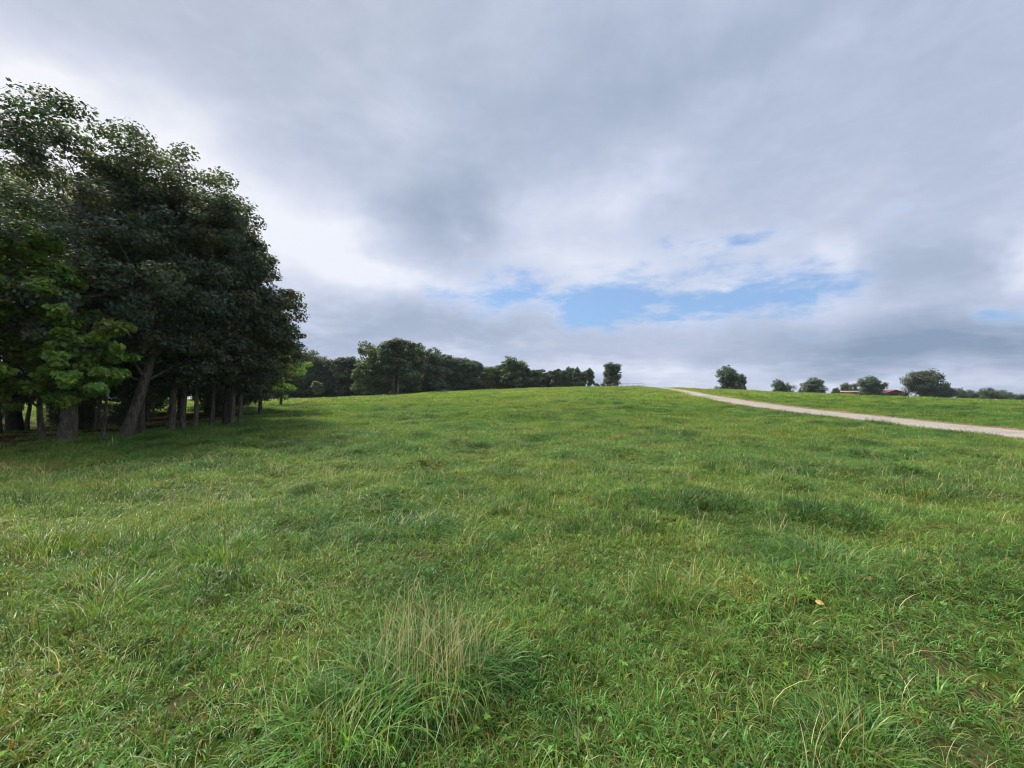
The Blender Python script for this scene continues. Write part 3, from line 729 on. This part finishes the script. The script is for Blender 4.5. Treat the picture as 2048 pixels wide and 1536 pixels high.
# ------------------------------------------------------------------ grass
def blades(rng, P, h, width, lean_dir, lean, seg=3, curl=1.0):
    """arched tapering blades rooted at P (n,3); h, width, lean (n,), lean_dir (n,) angle"""
    n = len(P); dx = np.cos(lean_dir); dy = np.sin(lean_dir); tw = lean_dir + np.pi / 2 + rng.normal(0, .5, n)
    sx = np.cos(tw) * width * .5; sy = np.sin(tw) * width * .5
    rows = []
    for i in range(seg + 1):
        s = i / seg; a = lean * s ** 1.0 * curl
        fx = h * s * np.sin(a * .75); fz = h * s * np.cos(a * .75)
        c = P + np.stack([dx * fx, dy * fx, fz], 1)
        if i < seg:
            k = (1 - s ** 1.6 * .75); off = np.stack([sx * k, sy * k, np.zeros(n)], 1); rows += [c - off, c + off]
        else: rows.append(c)
    m = len(rows); V = np.stack(rows, 1).reshape(-1, 3); b = np.arange(n) * m
    Q = [np.stack([b + 2 * i, b + 2 * i + 1, b + 2 * i + 3, b + 2 * i + 2], 1) for i in range(seg - 1)]
    T = np.stack([b + 2 * seg - 2, b + 2 * seg - 1, b + 2 * seg], 1)
    return V, np.concatenate(Q) if Q else np.zeros((0, 4), int), T, m

def tint(rng, n, m, var=.32, hue=.14, dead=.06):
    g = np.clip(1 + rng.normal(0, var, n), .5, 1.7); q = rng.normal(0, hue, n)
    c = np.stack([g * (1 + q), g, g * (1 - .6 * q)], 1)
    k = rng.random(n) < dead; c[k] = c[k] * np.array([2.1, 1.05, 1.6])
    k = rng.random(n) < dead * .8; c[k] = c[k] * np.array([1.25, .55, .6])
    return np.repeat(np.clip(c, .2, 3), m, axis=0)

def patch_mesh(seed, rad, n, hmin, hmax, w, dead=.06, seg=3, clover=0, lay=.9, mul=(1, 1, 1), tuft=0, tuft_r=.02):
    rng = np.random.default_rng(seed)
    r = rad * np.sqrt(rng.random(n)) * (1 + rng.normal(0, .12, n)); a = rng.uniform(0, 6.283, n)
    if tuft:                                              # blades rise in little tufts and fan outwards
        k = np.arange(n) // tuft; cx, cy = (r * np.cos(a))[k * tuft], (r * np.sin(a))[k * tuft]
        a = rng.uniform(0, 6.283, n); q = tuft_r * np.sqrt(rng.random(n)); P = np.stack([cx + q * np.cos(a), cy + q * np.sin(a), np.full(n, -.02)], 1)
        hk = rng.uniform(.6, 1.35, n)[k * tuft]; a = a + rng.normal(0, .5, n)
    else:
        P = np.stack([r * np.cos(a), r * np.sin(a), np.full(n, -.02)], 1); hk = 1.0; a = rng.uniform(0, 6.283, n)
    h = rng.uniform(hmin, hmax, n) * np.where(rng.random(n) < .15, 1.4, 1.0) * hk
    V, Q, T, m = blades(rng, P, h, w * rng.uniform(.6, 1.3, n), a, np.abs(rng.normal(lay, .55, n)), seg, 1.25)
    col = tint(rng, n, m, dead=dead) * np.array(mul); nq = len(Q); nt = len(T); mi = [0] * (nq + nt)
    if clover:
        rc = rad * np.sqrt(rng.random(clover)); ac = rng.uniform(0, 6.283, clover)
        C = np.repeat(np.stack([rc * np.cos(ac), rc * np.sin(ac), rng.uniform(.02, hmax * .7, clover)], 1), 3, 0)
        k = np.tile(np.arange(3) * 2.094, clover) + np.repeat(rng.uniform(0, 6, clover), 3); s = .011 * np.repeat(rng.uniform(.7, 1.6, clover), 3)
        C = C + np.stack([np.cos(k) * s, np.sin(k) * s, np.zeros(len(k))], 1)
        LV, LT = leaves(rng, C, np.array([0, 0, 1.]) + rng.normal(0, .3, (len(C), 3)), .022, .15)
        T = np.concatenate([T, LT + len(V)]); V = np.concatenate([V, LV]); mi = [0] * (nq + nt) + [1] * len(LT)
        col = np.concatenate([col, tint(rng, len(C), 4, dead=.02)])
    return new_mesh('grass_patch', V, [Q, T], [M_GRASS, M_CLOVER], col, matidx=mi)

tcol = bpy.data.collections.new('grass_sources')          # source meshes for the scattering, not in the scene itself
def source(name, me): o = bpy.data.objects.new(name, me); tcol.objects.link(o); return o
for i in range(4): source('a_turf_%d' % i, patch_mesh(300 + i, .24, 325, .04, .10, .0056, .15, 4, 3, 1.35, tuft=13, tuft_r=.018))
for i in range(3): source('b_taller_%d' % i, patch_mesh(310 + i, .22, 165, .07, .16, .0060, .10, 4, 2, 1.3, tuft=15, tuft_r=.03))
for i in range(3): source('c_midfield_%d' % i, patch_mesh(320 + i, .55, 260, .05, .12, .012, .06, 2, 0, .9))
for i in range(3): source('d_far_%d' % i, patch_mesh(330 + i, 1.3, 300, .06, .14, .035, .06, 2, 0, .8))
for i in range(2): source('e_tuft_%d' % i, patch_mesh(340 + i, .18, 110, .11, .25, .008, .10, 4, 0, 1.1, (.52, .64, .58)))
def dry_patch(seed, n=7):
    rng = np.random.default_rng(seed); P = np.stack([rng.normal(0, .05, n), rng.normal(0, .05, n), np.full(n, -.01)], 1)
    V, Q, T, m = blades(rng, P, rng.uniform(.10, .30, n), rng.uniform(.002, .0045, n), rng.uniform(0, 6.28, n), np.abs(rng.normal(.7, .5, n)), 4)
    return new_mesh('dry_stems', V, [Q, T], M_DRY, tint(rng, n, m, dead=0))
for i in range(2): source('f_dry_%d' % i, dry_patch(350 + i))
def seed_patch(seed, n=130):
    rng = np.random.default_rng(seed); P = np.stack([rng.normal(0, .7, n), rng.normal(0, .7, n), np.full(n, -.01)], 1)
    V, Q, T, m = blades(rng, P, rng.uniform(.12, .26, n), rng.uniform(.010, .022, n), rng.uniform(0, 6.28, n), np.abs(rng.normal(.5, .4, n)), 2)
    return new_mesh('seed_heads', V, [Q, T], M_DRY, tint(rng, n, m, dead=0) * np.array([.62, .72, .5]))
for i in range(2): source('g_seed_%d' % i, seed_patch(360 + i))
IDX = dict(seed=(17, 2), turf=(0, 4), taller=(4, 3), mid=(7, 3), far=(10, 3), tuft=(13, 2), dry=(15, 2))

def scatter_points():
    rng = np.random.default_rng(77); out = []
    def region(y0, y1, dens, kind, sxy, sz, prob=None, jitter=.25):
        xm = 1.28 * (y1 + 1.5) + 1.5; A = 2 * xm * (y1 - y0); n = int(A * dens)
        x = rng.uniform(-xm, xm, n); y = rng.uniform(y0, y1, n)
        k = np.abs(x) < 1.28 * (y + 1.5) + 1.5
        k &= np.abs(road_dist(x, y) - .27) > 1.80 + .35 * (vnoise(x / .7, y / .7, 31) - .3)
        k &= rng.random(n) > dirt_mask(x, y) * .6
        k &= rng.random(n) > wood_floor(x, y) * .93
        if prob is not None: k &= rng.random(n) < prob(x, y)
        x, y = x[k], y[k]; n = len(x); i0, c = IDX[kind]
        s = rng.uniform(1 - jitter, 1 + jitter, n)
        lush = .75 + .6 * vnoise(x / 1.3, y / 1.3, 40)
        e = .2 * sxy if kind in ('turf', 'taller', 'tuft', 'dry') else .45 * sxy
        gx = (ground(x + e, y) - ground(x - e, y)) / (2 * e); gy = (ground(x, y + e) - ground(x, y - e)) / (2 * e)
        nl = np.sqrt(gx * gx + gy * gy + 1); nx, ny, nz = -gx / nl, -gy / nl, 1 / nl; sp = rng.uniform(0, 6.283, n)
        mx = nx * np.cos(sp) + ny * np.sin(sp); my = -nx * np.sin(sp) + ny * np.cos(sp)
        zc = (ground(x, y) * 2 + ground(x + e, y) + ground(x - e, y) + ground(x, y + e) + ground(x, y - e)) / 6
        out.append((np.stack([x, y, np.maximum(zc, ground(x, y)) + .008], 1), np.stack([-np.arcsin(my), np.arctan2(mx, nz), sp], 1),
                    np.stack([sxy * s, sxy * s, sz * s * lush], 1), i0 + rng.integers(0, c, n)))
    lushp = lambda x, y: smooth01(.48, .68, .6 * vnoise(x / 1.4, y / 1.4, 50) + .4 * vnoise(x / .5, y / .5, 51))
    clump = lambda x, y: smooth01(.58, .70, .65 * vnoise(x / 2.0, y / 2.0, 52) + .35 * vnoise(x / .8, y / .8, 53))
    region(.4, 8, 32, 'turf', 1, 1); region(.4, 9, 12, 'taller', 1, .8, lushp)
    region(8, 20, 16, 'turf', 1.35, 1.15); region(8, 22, 4, 'taller', 1.5, .8, lushp)
    region(14, 50, 3.6, 'mid', 1.0, 1.1); region(40, 125, 1.0, 'far', 1.1, 1.2); region(38, 120, .5, 'seed', 1.0, 1.0, lambda x, y: smooth01(.35, .65, vnoise(x / 9, y / 5, 60)))
    region(2.5, 14, 3.0, 'tuft', 1, .85, clump); region(14, 45, 2.6, 'tuft', 1.5, .95, clump); region(45, 112, 1.0, 'tuft', 2.4, 1.2, clump)
    region(.8, 9, 7, 'dry', 1, .75); region(9, 30, .8, 'dry', 1.6, 1.1, clump)
    return [np.concatenate(z) for z in zip(*out)]

def gn_scatter(name, P, rot, scl, idx, coll, mat_slot, label):
    me = new_mesh(name, P, [np.zeros((0, 3), int), np.array([[0, 0, 0]])][:1] or [], mat_slot) if False else bpy.data.meshes.new(name)
    me.vertices.add(len(P)); me.vertices.foreach_set('co', P.astype(np.float32).ravel())
    for nm, dt, arr in (('rot', 'FLOAT_VECTOR', rot), ('scl', 'FLOAT_VECTOR', scl)):
        a = me.attributes.new(nm, dt, 'POINT'); a.data.foreach_set('vector', arr.astype(np.float32).ravel())
    a = me.attributes.new('idx', 'INT', 'POINT'); a.data.foreach_set('value', idx.astype(np.int32))
    me.materials.append(mat_slot); me.update()
    o = link(name, me, kind='stuff', label=label)
    ng = bpy.data.node_groups.new(name, 'GeometryNodeTree')
    ng.interface.new_socket('Geometry', in_out='INPUT', socket_type='NodeSocketGeometry'); ng.interface.new_socket('Geometry', in_out='OUTPUT', socket_type='NodeSocketGeometry')
    N = ng.nodes; gi = N.new('NodeGroupInput'); go = N.new('NodeGroupOutput')
    ci = N.new('GeometryNodeCollectionInfo'); ci.inputs['Collection'].default_value = coll
    ci.inputs['Separate Children'].default_value = True; ci.inputs['Reset Children'].default_value = True
    ip = N.new('GeometryNodeInstanceOnPoints'); ip.inputs['Pick Instance'].default_value = True
    def attr(nm, dt):
        q = N.new('GeometryNodeInputNamedAttribute'); q.data_type = dt; q.inputs['Name'].default_value = nm; return q.outputs[0]
    e2r = N.new('FunctionNodeEulerToRotation')
    L = ng.links; L.new(gi.outputs[0], ip.inputs['Points']); L.new(ci.outputs[0], ip.inputs['Instance'])
    L.new(attr('idx', 'INT'), ip.inputs['Instance Index']); L.new(attr('rot', 'FLOAT_VECTOR'), e2r.inputs[0]); L.new(e2r.outputs[0], ip.inputs['Rotation'])
    L.new(attr('scl', 'FLOAT_VECTOR'), ip.inputs['Scale']); L.new(ip.outputs[0], go.inputs[0])
    md = o.modifiers.new('scatter', 'NODES'); md.node_group = ng
    return o
P, rot, scl, idx = scatter_points()
gn_scatter('grass', P, rot, scl, idx, tcol, M_GRASS, 'short green pasture grass covering the field')
print('grass instances', len(P))

# loose stones on the drive
gcol = bpy.data.collections.new('gravel_sources')
for i in range(3):
    rng = np.random.default_rng(400 + i); b = boxes([(-.5, .5, -.5, .5, -.35, .35)]); V = b[0] * rng.uniform(.6, 1.2, b[0].shape)
    gcol.objects.link(bpy.data.objects.new('stone_%d' % i, new_mesh('stone', V, [b[1]], M_STONE)))
def road_stones():
    rng = np.random.default_rng(9); n = 22000
    y = 4 + 46 * rng.random(n) ** 1.3; o = np.argsort(RC[:, 1]); xc = np.interp(y, RC[o, 1], RC[o, 0]); x = xc + np.clip(rng.normal(0, .75, n), -1.7, 1.75)
    s = rng.uniform(.010, .034, n)
    P = np.stack([x, y, ground(x, y) + .05 - .012 * np.abs(x - xc)], 1)
    gn_scatter('gravel', P, rng.uniform(0, 6.28, (n, 3)), np.stack([s, s, s * .8], 1), rng.integers(0, 3, n), gcol, M_STONE, 'loose pale gravel stones on the farm drive')
road_stones()

# tussocks one can tell apart
def tussock_mesh(seed, rad, n, hmin, hmax, w, ndry, dryh, mul=(1, 1, 1)):
    rng = np.random.default_rng(seed)
    r = rad * np.sqrt(rng.random(n)); a = rng.uniform(0, 6.283, n)
    P = np.stack([r * np.cos(a), r * np.sin(a) * .8, np.full(n, -.03)], 1)
    out = a + rng.normal(0, .7, n)
    V, Q, T, m = blades(rng, P, rng.uniform(hmin, hmax, n), w * rng.uniform(.6, 1.3, n), out, np.clip(rng.normal(.75, .4, n) + .6 * r / rad, .05, 2.2), 6, 1.3)
    g = new_mesh('tussock_blades', V, [Q, T], M_GRASS, tint(rng, n, m, dead=.08) * np.array(mul))
    r = rad * .75 * np.sqrt(rng.random(ndry)); a = rng.uniform(0, 6.283, ndry)
    P = np.stack([r * np.cos(a), r * np.sin(a) * .8, np.full(ndry, -.03)], 1)
    V, Q, T, m = blades(rng, P, rng.uniform(dryh * .45, dryh, ndry), rng.uniform(.002, .0048, ndry), rng.uniform(0, 6.28, ndry), np.abs(rng.normal(.45, .45, ndry)), 6)
    d = new_mesh('tussock_stalks', V, [Q, T], M_DRY, tint(rng, ndry, m, .25, .05, 0))
    return g, d
TUS = [tussock_mesh(500 + i, .34, 420, .14, .36, .0068, 22, .34) for i in range(3)]
TUSB = [tussock_mesh(510 + i, .46, 520, .07, .19, .009, 14, .26, (.5, .62, .56)) for i in range(3)]
BIG = tussock_mesh(520, .44, 900, .12, .36, .0066, 200, .58, (1.12, 1.08, 1.25))
def tussock(px, py, meshes, s, label, sz=None, group='grass tussocks in the pasture', rot=None):
    x, y = hit(px, py); z = float(ground(x, y))
    e = link('grass_tussock', None, loc=(x, y, z), label=label, cat='grass tussock', group=group)
    e.scale = (s, s, sz or s); e.rotation_euler = (0, 0, (px * .37) % 6.28 if rot is None else rot); e.empty_display_size = .1
    link('green_blades', meshes[0], e); link('dry_stalks', meshes[1], e)
tussock(860, 1345, BIG, 1.0, 'largest tussock of tall grass bristling with straw-coloured dry stalks', rot=0.)
tussock(700, 1450, TUS[0], 1.0, 'green arching tussock leaning out of the largest straw-topped tussock', group=None)
tussock(95, 1110, TUS[1], 1.25, 'tussock with bent dry stalks and tangled stems near the mound of pale grass', 1.5)
tussock(200, 1230, TUS[2], 1.0, 'wide greyish green mound of fine drooping grass')
tussock(440, 1115, TUS[0], 1.0, 'dark green low tussock on a little bank')
tussock(180, 1160, TUS[1], .8, 'small tussock over a dark hollow between the bent-stalk tussock and the grey mound')
tussock(790, 1060, TUS[2], 1.2, 'broad pale tussock of seed-headed grass behind the largest straw-topped tussock', .75)
tussock(1340, 1195, TUS[1], .75, 'small tussock of brown and straw stems in short turf', 1.0)
tussock(1650, 1125, TUS[0], 1.2, 'dark flattened tussock casting shade beside speckled weeds', .8)
tussock(1690, 1490, TUS[2], .8, 'lush fine-bladed tussock next to the bare dirt rut')
tussock(1420, 1300, TUS[0], .6, 'loose little tussock with upright straw stems in the turf')
MIDL = 'rough darker grass tussock rising from the mid pasture turf'
for i, (px, py, s) in enumerate([(440, 952, 1.0), (340, 950, .9), (280, 958, .8), (870, 958, 1.35), (1245, 1000, .9), (1400, 1000, 1.25), (1270, 1035, .7), (1850, 985, 1.3),
        (1930, 908, 1.3), (990, 910, 1.2), (780, 930, .9), (800, 895, 1.0), (910, 893, 1.2), (1460, 885, 1.5), (1450, 922, 1.2), (1700, 890, 1.3), (1220, 868, 1.2), (1170, 1052, .8),
        (980, 1015, .9), (560, 905, 1.0), (1030, 890, 1.2), (1620, 885, 1.3), (1330, 865, 1.4), (1960, 960, 1.0), (2030, 930, 1.2), (130, 1025, .9), (1540, 985, .8), (1100, 985, .8), (640, 975, 1.0), (1230, 940, 1.0)]):
    lab = MIDL
    if px < 460 and 940 < py < 965: lab = 'dark low tussock in the broken line of three before the leaning grove trunk'
    elif py < 895 and px > 1300: lab = 'rough tussock on the slope just below the gravel drive'
    elif px > 1840: lab = 'coarse tussock on the turf between gravel drive and brown scrape'
    elif s >= 1.2: lab = 'wide dark tussock swelling from the middle of the open slope'
    elif py > 1010: lab = 'small rough tussock in the short turf behind the straw-topped tussock'
    tussock(px, py, TUSB[i % 3], s, lab, s * (.8 + .1 * (i % 4)))

# fallen leaves in the turf
def fallen_leaf(px, py, size, m, label, seed):
    rng = np.random.default_rng(seed); x, y = hit(px, py)
    k = 11; a = np.linspace(0, 2 * np.pi, k, endpoint=False); r = size * .5 * (1 + rng.normal(0, .10, k)) * np.where(np.abs(np.sin(a)) > .5, .68, 1.0)
    V = [(0, 0, .004)] + [(r[i] * math.cos(a[i]), r[i] * math.sin(a[i]), .35 * r[i] * math.sin(a[i]) ** 2 + rng.normal(0, .003)) for i in range(k)]
    Fc = [(0, 1 + i, 1 + (i + 1) % k) for i in range(k)]
    me = mesh_poly('fallen_leaf', V, Fc, m)
    o = link('fallen_leaf', me, loc=(x, y, float(ground(x, y)) + .075), label=label, cat='leaf')
    o.rotation_euler = (rng.normal(.35, .2), rng.normal(0, .2), rng.uniform(0, 6))
    sm = o.modifiers.new('thick', 'SOLIDIFY'); sm.thickness = .0012
fallen_leaf(1640, 1228, .055, M_YLEAF, 'yellow fallen leaf lying on the short turf', 1)
fallen_leaf(1855, 1240, .035, M_YLEAF, 'tiny yellow fallen leaf by the clover past the larger yellow leaf', 2)
fallen_leaf(1740, 1180, .05, M_BLEAF, 'reddish brown fallen leaf on the turf near the dark flattened tussock', 3)
fallen_leaf(1990, 1290, .06, M_BLEAF, 'dark brown fallen leaf on the turf beside the bare dirt rut', 4)
fallen_leaf(380, 1320, .045, M_BLEAF, 'orange brown fallen leaf in the grass below the grey green mound', 5)
# shrubs in the shade under the grove
for i, (x, y, s) in enumerate([(-18.6, 18.6, 1.7), (-20.5, 23.5, 2.2), (-22.5, 27.0, 2.4), (-18.8, 27.0, 2.0), (-24.2, 20.0, 1.6), (-17.2, 24.8, 1.5), (-19.6, 30.5, 2.2), (-24.5, 30.0, 2.4), (-21.0, 20.6, 1.8), (-16.9, 18.8, 1.1)]):
    thing_tree('undergrowth_bush', TPLD['bush', i % 3], (x, y, float(ground(x, y))), i * 1.3, (s * 1.2, s * 1.2, s), 'low dark shrub growing in the shade among the grove trunks', 'shrubs under the grove', 'bush')

# thin morning haze over the whole place
V, Q = boxes([(-5200, 5200, -5200, 5200, -380, 16.5)])
hz = bpy.data.materials.new('haze'); hz.use_nodes = True; hz.node_tree.nodes.clear()
ho = hz.node_tree.nodes.new('ShaderNodeOutputMaterial'); hv = hz.node_tree.nodes.new('ShaderNodeVolumePrincipled')
hv.inputs['Color'].default_value = (.86, .91, 1.0, 1); hv.inputs['Density'].default_value = .00020; hv.inputs['Anisotropy'].default_value = .3
hz.node_tree.links.new(hv.outputs[0], ho.inputs['Volume'])
link('haze', new_mesh('haze', V, [Q], hz), kind='stuff', label='thin pale morning haze lying over the pasture')
